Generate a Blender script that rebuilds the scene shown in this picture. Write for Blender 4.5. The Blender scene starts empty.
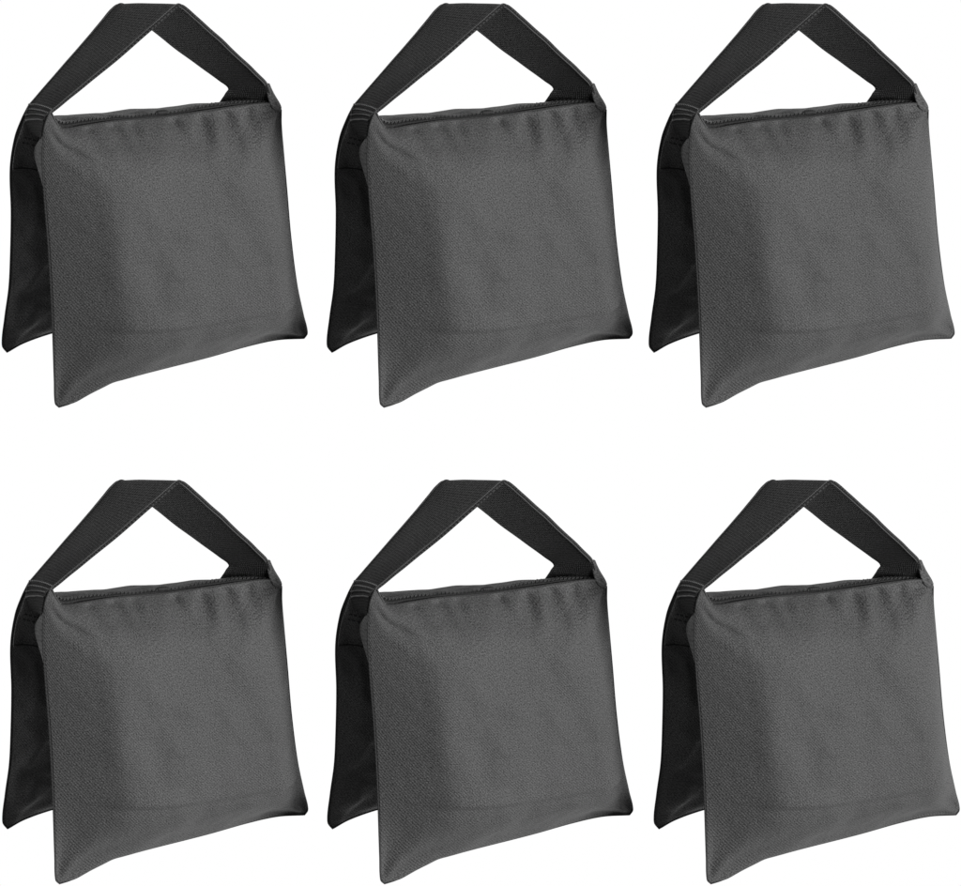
import bpy, math, random
from mathutils import Vector, noise
random.seed(4)
C = bpy.context.scene.collection
PITCH, YAW = math.radians(34), math.radians(26)
sp, cp, sy, cy = math.sin(PITCH), math.cos(PITCH), math.sin(YAW), math.cos(YAW)
U0, V0 = 482.0, 344.6            # where the foot of the bag stands in the measured drawing (mm)

def P(u, v, y):
    """measured drawing point (mm) + its depth on the bag -> bag-local point in metres"""
    x = (u - U0 + y*sy)/cy
    z = ((V0 - v) - (x*sy + y*cy)*sp)/cp
    return Vector((x, y, z))*0.001

# ---------------------------------------------------------------- materials
def mat(name):
    m = bpy.data.materials.new(name); m.use_nodes = True
    nt = m.node_tree; b = nt.nodes['Principled BSDF']
    return m, nt, b
def N(nt, t, **k):
    n = nt.nodes.new(t)
    for a, b in k.items(): setattr(n, a, b)
    return n
def math_n(nt, op, a, b=None):
    n = N(nt, 'ShaderNodeMath', operation=op)
    for i, q in enumerate((a, b)):
        if q is None: continue
        if isinstance(q, (int, float)): n.inputs[i].default_value = q
        else: nt.links.new(q, n.inputs[i])
    return n.outputs[0]

def woven(name, base, period, angle, var, rough, bump, sheen=0.15, cross=0.0, blotch=0.10, spec=0.3, grain=5, fine=520):
    m, nt, b = mat(name); L = nt.links
    uv = N(nt, 'ShaderNodeUVMap')
    sep = N(nt, 'ShaderNodeSeparateXYZ'); L.new(uv.outputs[0], sep.inputs[0])
    def grating(per, ang, wob):
        a = math_n(nt, 'MULTIPLY', sep.outputs[0], math.cos(ang)*2*math.pi/per)
        c = math_n(nt, 'MULTIPLY', sep.outputs[1], math.sin(ang)*2*math.pi/per)
        s = math_n(nt, 'ADD', a, c)
        s = math_n(nt, 'ADD', s, wob)
        return math_n(nt, 'SINE', s)
    n1 = N(nt, 'ShaderNodeTexNoise'); n1.inputs['Scale'].default_value = 60; n1.inputs['Detail'].default_value = 2
    L.new(uv.outputs[0], n1.inputs['Vector'])
    wob = math_n(nt, 'MULTIPLY', n1.outputs[0], 3.0)
    g = grating(period, angle, wob)
    g2 = grating(period*0.62, angle + math.pi/2, wob)
    gg = math_n(nt, 'ADD', g, math_n(nt, 'MULTIPLY', g2, cross))
    n2 = N(nt, 'ShaderNodeTexNoise'); n2.inputs['Scale'].default_value = fine; n2.inputs['Detail'].default_value = 2
    L.new(uv.outputs[0], n2.inputs['Vector'])
    n3 = N(nt, 'ShaderNodeTexNoise'); n3.inputs['Scale'].default_value = 16; n3.inputs['Detail'].default_value = 3
    L.new(uv.outputs[0], n3.inputs['Vector'])
    f = math_n(nt, 'MULTIPLY', gg, var)
    f = math_n(nt, 'ADD', f, math_n(nt, 'MULTIPLY', math_n(nt, 'SUBTRACT', n2.outputs[0], 0.5), var*grain))
    f = math_n(nt, 'ADD', f, math_n(nt, 'MULTIPLY', math_n(nt, 'SUBTRACT', n3.outputs[0], 0.5), blotch*2))
    f = math_n(nt, 'ADD', f, 1.0)
    f = math_n(nt, 'MULTIPLY', f, base)
    cmb = N(nt, 'ShaderNodeCombineXYZ')
    for i in range(3): L.new(f, cmb.inputs[i])
    L.new(cmb.outputs[0], b.inputs['Base Color'])
    b.inputs['Roughness'].default_value = rough
    b.inputs['Specular IOR Level'].default_value = spec
    b.inputs['Sheen Weight'].default_value = sheen
    b.inputs['Sheen Roughness'].default_value = 0.5
    h = math_n(nt, 'ADD', gg, math_n(nt, 'MULTIPLY', n2.outputs[0], 3.0))
    bp = N(nt, 'ShaderNodeBump'); bp.inputs['Strength'].default_value = bump; bp.inputs['Distance'].default_value = 0.00025
    L.new(h, bp.inputs['Height']); L.new(bp.outputs[0], b.inputs['Normal'])
    return m
M_CLOTH = woven('grey_twill', 0.078, 0.0025, math.radians(35), 0.08, 0.7, 0.5, cross=0.5, sheen=0.04, spec=0.2, blotch=0.10, grain=40, fine=700)
M_SEAM  = woven('seam_binding', 0.030, 0.0022, math.radians(60), 0.15, 0.7, 0.4, sheen=0.05)
M_WEB   = woven('black_webbing', 0.0125, 0.0032, 0.0, 0.80, 0.6, 1.2, sheen=0.04, cross=0.9, blotch=0.15, spec=0.35, grain=9)
M_EDGE  = woven('webbing_edge', 0.07, 0.0020, 0.0, 0.3, 0.6, 0.5, sheen=0.1)
M_STITCH = woven('handle_thread', 0.20, 0.0020, 0.0, 0.3, 0.6, 0.5, sheen=0.1)
M_ZIP   = woven('zipper_tape', 0.020, 0.0020, 0.0, 0.3, 0.6, 0.5, sheen=0.05)
M_TOOTH = woven('zipper_coil', 0.045, 0.0020, 0.0, 0.1, 0.35, 0.1, sheen=0.0, spec=0.5)
M_THREAD = woven('thread', 0.012, 0.0020, 0.0, 0.1, 0.6, 0.1, sheen=0.0)

# ---------------------------------------------------------------- mesh helpers
def link(name, verts, faces, m, parent, uvs=None, smooth=True):
    me = bpy.data.meshes.new(name)
    me.from_pydata([tuple(v) for v in verts], [], faces); me.update()
    uvl = me.uv_layers.new(name='UVMap')
    if uvs is None: uvs = [(v[0] + 0.3*v[1], v[2] + 0.3*v[1]) for v in verts]
    for lp in me.loops: uvl.data[lp.index].uv = uvs[lp.vertex_index]
    for p in me.polygons: p.use_smooth = smooth
    me.materials.append(m)
    o = bpy.data.objects.new(name, me); C.objects.link(o)
    if parent: o.parent = parent
    return o

def spline(pts, n, tight=False):
    """smooth curve through pts, n+1 samples evenly spaced by length"""
    q = [2*pts[0]-pts[1]] + list(pts) + [2*pts[-1]-pts[-2]]
    d = []
    for i in range(1, len(q)-2):
        p0, p1, p2, p3 = q[i-1], q[i], q[i+1], q[i+2]
        # centripetal-like tension
        l1 = (p2-p1).length
        m1 = (p2-p0); m2 = (p3-p1)
        m1 = m1*(l1/max(m1.length, 1e-6)); m2 = m2*(l1/max(m2.length, 1e-6))
        for k in range(24):
            t = k/24
            d.append(p1*(2*t**3-3*t**2+1) + m1*(t**3-2*t**2+t) + p2*(-2*t**3+3*t**2) + m2*(t**3-t**2))
    d.append(q[-2].copy())
    return resample(d, n)
def resample(d, n):
    acc = [0]
    for a, b in zip(d, d[1:]): acc.append(acc[-1] + (b-a).length)
    out = []; j = 0
    for i in range(n+1):
        t = acc[-1]*i/n
        while j < len(d)-2 and acc[j+1] < t: j += 1
        f = (t-acc[j])/max(acc[j+1]-acc[j], 1e-9)
        out.append(d[j].lerp(d[j+1], min(max(f, 0), 1)))
    return out
def coons(bot, top, left, right):
    """bot/top run left->right, left/right run bottom->top"""
    n, m = len(bot)-1, len(left)-1
    g = []
    for j in range(m+1):
        t = j/m; row = []
        for i in range(n+1):
            s = i/n
            db = bot[i] - bot[0].lerp(bot[-1], s); dt_ = top[i] - top[0].lerp(top[-1], s)
            row.append(left[j].lerp(right[j], s) + db*(1-t)**3 + dt_*(0.35*t**3 + 0.65*t**14))
        g.append(row)
    return g
def normals(g):
    m, n = len(g)-1, len(g[0])-1; out = []
    for j in range(m+1):
        row = []
        for i in range(n+1):
            a = g[j][min(i+1, n)] - g[j][max(i-1, 0)]
            b = g[min(j+1, m)][i] - g[max(j-1, 0)][i]
            c = a.cross(b); row.append(c.normalized() if c.length > 1e-12 else Vector((0, -1, 0)))
        out.append(row)
    return out
def tube(pts, r, name, m, parent, sides=8, closed=False):
    V, F, UV = [], [], []
    n = len(pts); acc = 0
    for i, p in enumerate(pts):
        a = pts[i-1] if (i > 0 or closed) else pts[0]
        b = pts[(i+1) % n] if (i < n-1 or closed) else pts[-1]
        t = (b-a).normalized()
        up = Vector((0.13, 0.9, 0.2)); x = t.cross(up).normalized(); yv = t.cross(x)
        rr = r(i/(n-1)) if callable(r) else r
        for k in range(sides):
            an = 2*math.pi*k/sides
            V.append(p + (x*math.cos(an) + yv*math.sin(an))*rr); UV.append((acc, k*0.001))
        if i < n-1: acc += (pts[i+1]-p).length
    for i in range(n if closed else n-1):
        for k in range(sides):
            a, b = i*sides, ((i+1) % n)*sides; k2 = (k+1) % sides
            F.append((a+k, a+k2, b+k2, b+k))
    if not closed:
        F.append(tuple(range(sides))[::-1]); F.append(tuple(range((n-1)*sides, n*sides)))
    return link(name, V, F, m, parent, UV)
def sheet(g, th, name, m, parent, uvs=None):
    """solid sheet: grid g thickened behind its normal by th"""
    nn = normals(g); mm, n = len(g), len(g[0])
    V = [g[j][i] for j in range(mm) for i in range(n)] + [g[j][i] - nn[j][i]*th for j in range(mm) for i in range(n)]
    W = (g[0][-1]-g[0][0]).length; H = (g[-1][0]-g[0][0]).length
    U = [(W*i/(n-1), H*j/(mm-1)) for j in range(mm) for i in range(n)] if uvs is None else uvs
    U = U + U; o = mm*n; F = []
    for j in range(mm-1):
        for i in range(n-1):
            a = j*n+i; F.append((a, a+1, a+n+1, a+n)); F.append((o+a, o+a+n, o+a+n+1, o+a+1))
    for i in range(n-1):
        F.append((i, o+i, o+i+1, i+1)); a = (mm-1)*n+i; F.append((a, a+1, o+a+1, o+a))
    for j in range(mm-1):
        a = j*n; F.append((a, a+n, o+a+n, o+a)); a = j*n+n-1; F.append((a, o+a, o+a+n, a+n))
    return link(name, V, F, m, parent, U)
def ss(a, b, x):
    t = min(max((x-a)/(b-a), 0), 1); return t*t*(3-2*t)
def rise(x, w, k=1.0):
    t = min(max(x/w, 0), 1); return math.sin(t*math.pi/2)**k
def fbm(x, y, z, o=3):
    s = 0; a = 1; 
    for i in range(o): s += a*noise.noise(Vector((x, y, z))*(2**i)); a *= 0.5
    return s

# ---------------------------------------------------------------- the bag
bag = bpy.data.objects.new('sandbag', None); C.objects.link(bag); bag.empty_display_size = 0.05
NX, NZ = 150, 170

def yc(u):                       # the ridge wanders towards the viewer at its right end
    return -20*ss(380, 600, u)

# ---- front pouch: seam line measured all the way round
fl = [P(384,407,-57), P(380.5,403,-57), P(379.5,380,-53), P(377,308,-44), P(373.5,247,-35), P(370,204,-28), P(367.5,165,-22), P(368,140,-18), P(370,125,-17), P(375.5,111,-16)]
fr = [P(629,338,-57), P(632,333,-56), P(628,315,-54), P(621.5,284,-51), P(615.5,237,-46), P(611.5,190,-43), P(608,150,-40), P(606,125,-38), P(606,110,-36)]
fb = [P(384,407,-57), P(396,403,-57), P(415,392.5,-57), P(428,386,-57), P(437,381.8,-57), P(448,379,-57), P(476,371.5,-57), P(533,357,-57), P(572,346,-57), P(602,339.5,-57), P(629,338,-57)]
ft = [P(375.5,111,-16), P(381,122,-18), P(387,128.5,-18), P(410,125.5,-18), P(440,121,-19), P(486,117,-23), P(533,110.5,-28), P(571,105,-32), P(595,103.5,-34), P(606,110,-36)]
FL, FR, FB, FT = spline(fl, NZ), spline(fr, NZ), spline(fb, NX), spline(ft, NX)
base = coons(FB, FT, FL, FR); nb = normals(base)
W, H = 0.276, 0.330
def front_bulge(s, t):
    q = 1-t
    wl = 0.225 - 0.19*math.exp(-(q/0.075)**1.3) + 0.012*math.sin(t*9)
    x = s/wl                                     # flat left flank meeting the front face at a soft ridge
    ramp = 0.5*(x + 1 - math.sqrt((x-1)**2 + 0.03)) + 0.5*(math.sqrt(1.03)-1)
    ps = max(ramp, 0)*rise(1-s, 0.15 + 0.05*t, 0.9)
    pt = rise(t, 0.34 - 0.06*s, 0.95)*(1-math.exp(-((1-t)/0.115)**1.3))
    b = 0.050*ps*pt
    b += 0.006*math.exp(-((s-.5)/.35)**2-((t-.42)/.3)**2)*rise(s, .2)*rise(1-s, .2)
    # gathers below the zipper
    q = 1-t
    env = ss(0.0, 0.05, q)*math.exp(-(q/0.13)**2)*ss(0.16, 0.32, s)*(1-ss(0.93, 1.0, s))
    b += 0.0050*env*fbm(s*13 + q*6, q*3.2, 7.3, 2)*(0.45 + 0.75*ss(.45, .8, s))
    for gs, gd, gw, gl, sl in ((.20, .7, .020, .10, .2), (.30, 1.0, .026, .12, .35), (.385, .6, .018, .09, .1), (.55, 1.0, .024, .12, .3), (.66, .7, .020, .09, .15), (.755, 1.1, .026, .13, .3), (.86, .9, .020, .10, -.1)):
        d = (s - gs - q*sl)/(gw*(1 + q*5))
        b -= 0.0078*gd*math.exp(-d*d)*ss(0, .03, q)*math.exp(-(q/gl)**2)
    # pinch running from the top left tip
    d = (q*H) - (s*W)*0.62 - 0.012
    b -= 0.0020*math.exp(-(d/0.007)**2)*ss(0.0, 0.06, s)*(1-ss(0.10, 0.30, s))
    b += 0.0010*math.exp(-((d-0.020)/0.011)**2)*ss(0.0, 0.06, s)*(1-ss(0.12, 0.30, s))
    # pull lines into the other corners
    for (cs, ct, ang, a) in ((1, 1, 0.75, 1.0), (1, 0, 0.7, 1.2), (0, 0, 0.9, 1.0)):
        dx, dz = abs(s-cs)*W, abs(t-ct)*H
        r = math.hypot(dx, dz); th = math.atan2(dz, dx)
        e = ss(0.004, 0.02, r)*(1-ss(0.04, 0.11, r))
        b += a*0.0022*e*math.cos((th-ang)*7.0)
    # faint load line of the filling near the bottom
    l = t - (0.275 - 0.05*s + 0.006*math.sin(s*7))
    b += 0.0034*math.tanh(l/0.006)*math.exp(-(l/0.05)**2)*ss(.12, .3, s)*(1-ss(.82, .97, s))
    e = rise(s, .1)*rise(1-s, .08)*rise(t, .06)*rise(1-t, .05)
    b += e*(0.0055*fbm(s*3.1, t*3.3, 1.7)*ss(.2, .4, s) + 0.0008*fbm(s*10, t*11, 5.2) + 0.0004*fbm(s*34, t*38, 8.0, 2))
    # crumple on the left flank
    b += 0.0007*rise(s, .15)*(1-ss(.2, .34, s))*rise(t,.1)*rise(1-t,.1)*fbm(s*9, t*5.5, 12.0)
    return b
def inner_bulge(s, t):
    b = 0.012*rise(s, .12)*rise(1-s, .12)*rise(t, .15)*rise(1-t, .08)
    b += 0.030*math.exp(-((t-.82)/.08)**2)*rise(s, .025, 0.8)*(1-ss(.2, .5, s))
    return b
def pillow(gbase, gn, bf, bi, name, parent):
    m, n = len(gbase), len(gbase[0]); V, U, F = [], [], []
    idf, idb = {}, {}
    for j in range(m):
        for i in range(n):
            s, t = i/(n-1), j/(m-1)
            idf[i, j] = len(V); V.append(gbase[j][i] + gn[j][i]*bf(s, t)); U.append((s*W, t*H))
    for j in range(m):
        for i in range(n):
            if i in (0, n-1) or j in (0, m-1): idb[i, j] = idf[i, j]; continue
            s, t = i/(n-1), j/(m-1)
            idb[i, j] = len(V); V.append(gbase[j][i] - gn[j][i]*bi(s, t)); U.append((s*W, t*H))
    for j in range(m-1):
        for i in range(n-1):
            F.append((idf[i, j], idf[i+1, j], idf[i+1, j+1], idf[i, j+1]))
            F.append((idb[i, j], idb[i, j+1], idb[i+1, j+1], idb[i+1, j]))
    return link(name, V, F, M_CLOTH, parent, U)
front = pillow(base, nb, front_bulge, inner_bulge, 'pouch', bag); front['label'] = 'full grey front pouch'
loop = FB[:-1] + FR[:-1] + FT[::-1][:-1] + FL[::-1][:-1]
tube(loop, 0.0009, 'seam', M_SEAM, front, closed=True)

tube([p + Vector((0, -0.0008, 0.0004)) for p in FL[-12:] + FT[1:14]], 0.0007, 'piping', M_EDGE, front, sides=6)
# ---- back pouch
bl = [P(332,352,57), P(327.5,345,57), P(330,318,55), P(334,289,52), P(335.5,262,47), P(336.5,213,38), P(335.5,168,29), P(340,138,24), P(347,119,20), P(354,105,16)]
bb = [P(332,352,57), P(348,343,57), P(376,333,57), P(420,322,57), P(480,306,57), P(540,291,57), P(579,283,57)]
br = [P(579,283,57), P(577,250,48), P(575,190,30), P(577,140,10), P(585,104,-8)]
bt = [P(354,105,16), P(383,118,11), P(430,116,10), P(462,112,7), P(500,110,2), P(548,104,-3), P(585,104,-8)]
BL, BR, BB, BT = spline(bl, 110), spline(br, 110), spline(bb, 90), spline(bt, 90)
bbase = coons(BB, BT, BL, BR); bn = normals(bbase)
def b_in(s, t):
    b = 0.016*rise(s, .20)*rise(1-s, .15)*rise(t, .16)*(1-ss(.45, .8, t))
    b += 0.006*rise(s, .1)*rise(1-t, .1)*rise(t, .2)
    e = rise(s, .05)*rise(t, .05)*rise(1-t, .05)
    b += e*(0.007*fbm(s*6, t*4.5, 3.1)+0.002*fbm(s*16, t*12, 6.1))
    d = (t-0.20) - (s-0.0)*1.6
    b += 0.004*math.exp(-(d/.05)**2)*rise(s, .06)*(1-ss(.2, .4, s))
    return b
def b_out(s, t):
    return 0.036*rise(s, .25)*rise(1-s, .25)*rise(t, .2)*rise(1-t, .2) + 0.003*rise(s,.1)*rise(1-s,.1)*rise(t,.1)*rise(1-t,.1)*fbm(s*4, t*4, 9.)
back = pillow(bbase, bn, b_in, b_out, 'pouch', bag); back['label'] = 'shaded back pouch'
bloop = BB[:-1] + BR[:-1] + BT[::-1][:-1] + BL[::-1][:-1]
tube(bloop, 0.0009, 'seam', M_SEAM, back, closed=True)

# ---- flap sewn down the inner side of the back pouch
fg = []
for j in range(0, 30):
    row = []; t = 0.755 + 0.225*j/29
    for i in range(0, 50):
        s = 0.004 + 0.93*i/49
        a, b = s*(len(bbase[0])-1), t*(len(bbase)-1)
        i0, j0 = int(a), int(b); fa, fb_ = a-i0, b-j0
        q = bbase[j0][i0].lerp(bbase[j0][min(i0+1, 90)], fa).lerp(bbase[j0+1][i0].lerp(bbase[j0+1][min(i0+1, 90)], fa), fb_)
        nrm = bn[j0][i0]
        row.append(q + nrm*(b_in(s, t)*0.9 + 0.0045 + 0.0012*fbm(s*9, t*7, 2.)))
    fg.append(row)
flap = sheet(fg, 0.0012, 'inner_flap', M_CLOTH, bag)
V, F = [], []
fnn = normals(fg)
for rowi in (14, 17):
    for i in range(1, 34, 1):
        for h in (0,):
            a, b = fg[rowi][i], fg[rowi][i+1]; nrm = fnn[rowi][i]
            p0, p1 = a.lerp(b, .15), a.lerp(b, .72)
            for sub in range(2):
                q0, q1 = p0.lerp(p1, sub*.55), p0.lerp(p1, sub*.55+.40)
                k = len(V); up = Vector((0, 0, .0005))
                V += [q0-up, q1-up, q1+up, q0+up]; V += [x + nrm*0.0006 for x in V[-4:]]
                F += [(k+4, k+5, k+6, k+7), (k, k+1, k+5, k+4), (k+1, k+2, k+6, k+5), (k+2, k+3, k+7, k+6), (k+3, k, k+4, k+7)]
link('stitching', V, F, M_THREAD, flap, smooth=False)
tube([fg[0][i] for i in range(50)], 0.0010, 'hem', M_SEAM, flap)

# ---- top panel joining the two pouches, with the zipper along it
tf = [P(379,121,-16.5), P(387,128.5,-18), P(410,125.5,-18), P(440,121,-19), P(486,117,-23), P(533,110.5,-28), P(571,105,-32), P(598,104.5,-34)]
tb = [P(372,117,13), P(383,116,12), P(430,113.5,10), P(455,111.5,8), P(466,108.7,7), P(478,108.7,6), P(490,109,4), P(545,101.5,-3), P(590,99,-8)]
TF, TB = spline(tf, 120), spline(tb, 120)
tg = []
for j in range(9):
    t = j/8
    tg.append([TF[i].lerp(TB[i], t) + Vector((0, 0, 0.0022*math.sin(math.pi*t)*(1 + .8*fbm(i*.12, t*2, 4.)) - 0.0006)) for i in range(121)])
top = sheet(tg, 0.0012, 'top_panel', M_CLOTH, bag)
# zipper tape
def tp(i, t):
    f = t*8; j = min(int(f), 7); return tg[j][i].lerp(tg[j+1][i], f-j)
zg = [[tp(i, 0.10 + 0.34*j/4 + 0.04*math.sin(i*.09)) + Vector((0, -0.0006, 0.0016)) for i in range(2, 119)] for j in range(5)]
zipper = sheet(zg, 0.0008, 'zipper', M_ZIP, bag)
V, F = [], []
line = resample([zg[2][i] + Vector((0, 0, 0.0009)) for i in range(117)], 110)
for i in range(1, 110):
    p = line[i]; d = (line[i]-line[i-1]).normalized(); w = Vector((0, -1, 0.1)).normalized(); u = d.cross(w).normalized()
    if u.z < 0: u = -u
    sgn = 1 if i % 2 else -1; k = len(V); c = p + w*0.0006*sgn
    for a in (-1, 1):
        for b in (-1, 1):
            for e in (-1, 1): V.append(c + d*a*0.00065 + w*b*0.0016 + u*e*0.0007)
    F += [(k, k+1, k+3, k+2), (k+4, k+6, k+7, k+5), (k, k+4, k+5, k+1), (k+2, k+3, k+7, k+6), (k+1, k+5, k+7, k+3), (k, k+2, k+6, k+4)]
link('zipper_teeth', V, F, M_TOOTH, zipper, smooth=False)
# slider
i0 = 56; c = line[i0]; d = (line[i0+1]-line[i0-1]).normalized()
sl = [c + d*x for x in (-.006, -.004, 0, .004, .007)]
tube([q + Vector((0, -.0004, .0008)) for q in sl], lambda f: 0.0016+0.0012*math.sin(math.pi*f), 'zipper_slider', M_ZIP, zipper, sides=10)

# ---- webbing handle: back edge and front edge measured separately
hb = [P(358,136,10), P(352.5,128,13), P(350.5,117,15), P(352.5,106.5,17), P(358,99,18), P(378,76,22), P(410,39.5,28), P(428,17.5,30), P(436,8.4,30.5), P(443,3.8,30), P(451,7.6,28), P(460,16,25), P(478,29.5,20), P(515,57.5,10), P(545,79.5,2), P(554,87.5,-2), P(550,94,0), P(543,104,5)]
hf = [P(366,139,-10), P(367.5,128,-12), P(371,117.5,-14), P(377,111.5,-15), P(384,106,-17), P(402,91,-22), P(440,60,-32), P(480,25.5,-39), P(496,11.5,-40), P(505,4.6,-40), P(510,5.8,-41), P(522,16,-43), P(541,33.5,-44), P(565,56,-43), P(588,78,-40), P(592.5,83.5,-37), P(595,92,-32), P(597,106,-26)]
def chain(pts, per):            # equal samples between matching marks so both edges correspond
    q = [2*pts[0]-pts[1]] + pts + [2*pts[-1]-pts[-2]]; out = []
    for i in range(1, len(q)-2):
        p0, p1, p2, p3 = q[i-1], q[i], q[i+1], q[i+2]; l = (p2-p1).length
        m1 = p2-p0; m2 = p3-p1; m1 = m1*(l/m1.length); m2 = m2*(l/m2.length)
        for k in range(per):
            t = k/per; out.append(p1*(2*t**3-3*t**2+1) + m1*(t**3-2*t**2+t) + p2*(-2*t**3+3*t**2) + m2*(t**3-t**2))
    return out + [pts[-1]]
HB, HF = chain(hb, 14), chain(hf, 14)
nH = len(HB); mW = 16
acc = [0]
for i in range(1, nH): acc.append(acc[-1] + ((HB[i]+HF[i])*.5 - (HB[i-1]+HF[i-1])*.5).length)
hg = []
for j in range(mW+1):
    w = j/mW; row = []
    for i in range(nH):
        p = HF[i].lerp(HB[i], w)
        row.append(p + Vector((0, 0, 0.0012*math.sin(math.pi*w))) + Vector((0.3, 0, 1))*0.0011*fbm(acc[i]*22, w*1.6, 3.3, 2))
    hg.append(row)
uvs = [(acc[i], 0.05*j/mW) for j in range(mW+1) for i in range(nH)]
handle = sheet(hg, 0.0022, 'handle', M_WEB, bag, uvs)
hn = normals(hg)
for j, off in ((0, 0.0009), (mW, 0.0009)):
    jj = 1 if j == 0 else mW-1
    pts = [hg[j][i].lerp(hg[jj][i], 0.7) + hn[j][i]*0.0002 for i in range(14*2, nH-14*2)]
    tube(pts, 0.00075, 'edge_binding', M_EDGE, handle, sides=6)
pts = [hg[0][i].lerp(hg[1][i], 0.7) - hn[0][i]*0.0023 for i in range(14*9, nH-14*2)]
tube(pts, 0.00075, 'edge_binding', M_EDGE, handle, sides=6)
# bar of stitching where the webbing turns down at its left foot
V, F = [], []
for r_, ii in enumerate((14*2-4, 14*2+3, 14*2+10, 14*3+4)):
    for j in range(1, mW):
        a, b = hg[j][ii], hg[min(j+1, mW)][ii]; nrm = hn[j][ii]
        q0, q1 = a.lerp(b, .15 + .2*(r_ % 2)), a.lerp(b, .55 + .2*(r_ % 2)); dd = (hg[j][ii+1]-hg[j][ii-1]).normalized()*0.0007; k = len(V)
        V += [q0-dd, q1-dd, q1+dd, q0+dd]; V += [x + nrm*0.0012 for x in V[-4:]]
        F += [(k+4, k+5, k+6, k+7), (k, k+1, k+5, k+4), (k+1, k+2, k+6, k+5), (k+2, k+3, k+7, k+6), (k+3, k, k+4, k+7)]
link('stitching', V, F, M_STITCH, handle, smooth=False)

# ---- fabric tab folded over the right foot of the handle
el = spline([P(601,111,-38), P(597,107,-36), P(593.5,98,-34), P(592,85,-33)], 16)
er = spline([P(605,112,-37), P(606.5,107,-32), P(600,95,-24), P(593,83,-18)], 16)
eg = [[el[j].lerp(er[j], i/10) + Vector((0.7, -.7, 0.2))*0.0025*math.sin(math.pi*i/10) for i in range(11)] for j in range(17)]
sheet(eg, 0.0015, 'end_tab', M_CLOTH, bag)

# ---------------------------------------------------------------- six bags in two rows
spots = [(-325, 0, 'left of the three in the upper rear row'),
         (0, 0, 'middle of the three in the upper rear row'),
         (322, 0, 'right of the three in the upper rear row'),
         (-324.5, 476.5, 'left of the three in the lower front row'),
         (0.5, 476.5, 'middle of the three in the lower front row'),
         (327, 476.5, 'right of the three in the lower front row')]
def copy_tree(o, parent=None):
    c = o.copy(); C.objects.link(c); c.parent = parent
    for ch in list(o.children): copy_tree(ch, c)
    return c
bags = [bag] + [copy_tree(bag) for _ in spots[1:]]
for b, (du, dv, where) in zip(bags, spots):
    b.location = ((U0 + du - 480.5)*.001, (443 - V0 - dv)/sp*.001, 0)
    b.rotation_euler = (0, 0, YAW)
    b['label'] = 'dark grey sandbag, ' + where
    b['category'] = 'sandbag'
    b['group'] = 'grey saddle sandbags with black webbing handles in two rows'

# ---------------------------------------------------------------- camera, graded world background, lamps
cam = bpy.data.cameras.new('camera'); cam.type = 'ORTHO'; cam.ortho_scale = 0.961; cam.clip_end = 100; cam.clip_start = 0.01
co = bpy.data.objects.new('camera', cam); C.objects.link(co)
co.location = (0, -5*cp, 5*sp); co.rotation_euler = (math.pi/2 - PITCH, 0, 0)
bpy.context.scene.camera = co

w = bpy.data.worlds.new('World'); bpy.context.scene.world = w; w.use_nodes = True
nt = w.node_tree; bg = nt.nodes['Background']
tc = N(nt, 'ShaderNodeTexCoord')
dt = N(nt, 'ShaderNodeVectorMath', operation='DOT_PRODUCT'); nt.links.new(tc.outputs['Generated'], dt.inputs[0])
dt.inputs[1].default_value = Vector((0.10, 0.82, -0.56)).normalized()
mr = N(nt, 'ShaderNodeMapRange', interpolation_type='SMOOTHSTEP'); nt.links.new(dt.outputs['Value'], mr.inputs['Value'])
mr.inputs['From Min'].default_value = 0.30; mr.inputs['From Max'].default_value = 0.78
mr.inputs['To Min'].default_value = 0.15; mr.inputs['To Max'].default_value = 1.0  # world white along the view, dimmed elsewhere to shape shading on the bags
nt.links.new(mr.outputs[0], bg.inputs['Color']); bg.inputs['Strength'].default_value = 1.0

def lamp(name, az, el, strength, angle):
    """az: degrees clockwise from the camera side, seen from above (positive = to the right)"""
    l = bpy.data.lights.new(name, 'SUN'); l.energy = strength; l.angle = math.radians(angle)
    o = bpy.data.objects.new(name, l); C.objects.link(o)
    a, e = math.radians(az), math.radians(el)
    d = Vector((math.sin(a)*math.cos(e), -math.cos(a)*math.cos(e), math.sin(e)))
    o.rotation_euler = (-d).to_track_quat('-Z', 'Y').to_euler(); o.location = d*3
lamp('key_softbox', 50, 15, 4.05, 18)
lamp('added_fill', -104, 38, 1.9, 40)  # fill added from the left to brighten the outer face of the handle

sc = bpy.context.scene
sc.view_settings.view_transform = 'Standard'; sc.view_settings.look = 'None'
sc.view_settings.exposure = 0; sc.view_settings.gamma = 1
sc.render.engine = 'CYCLES'
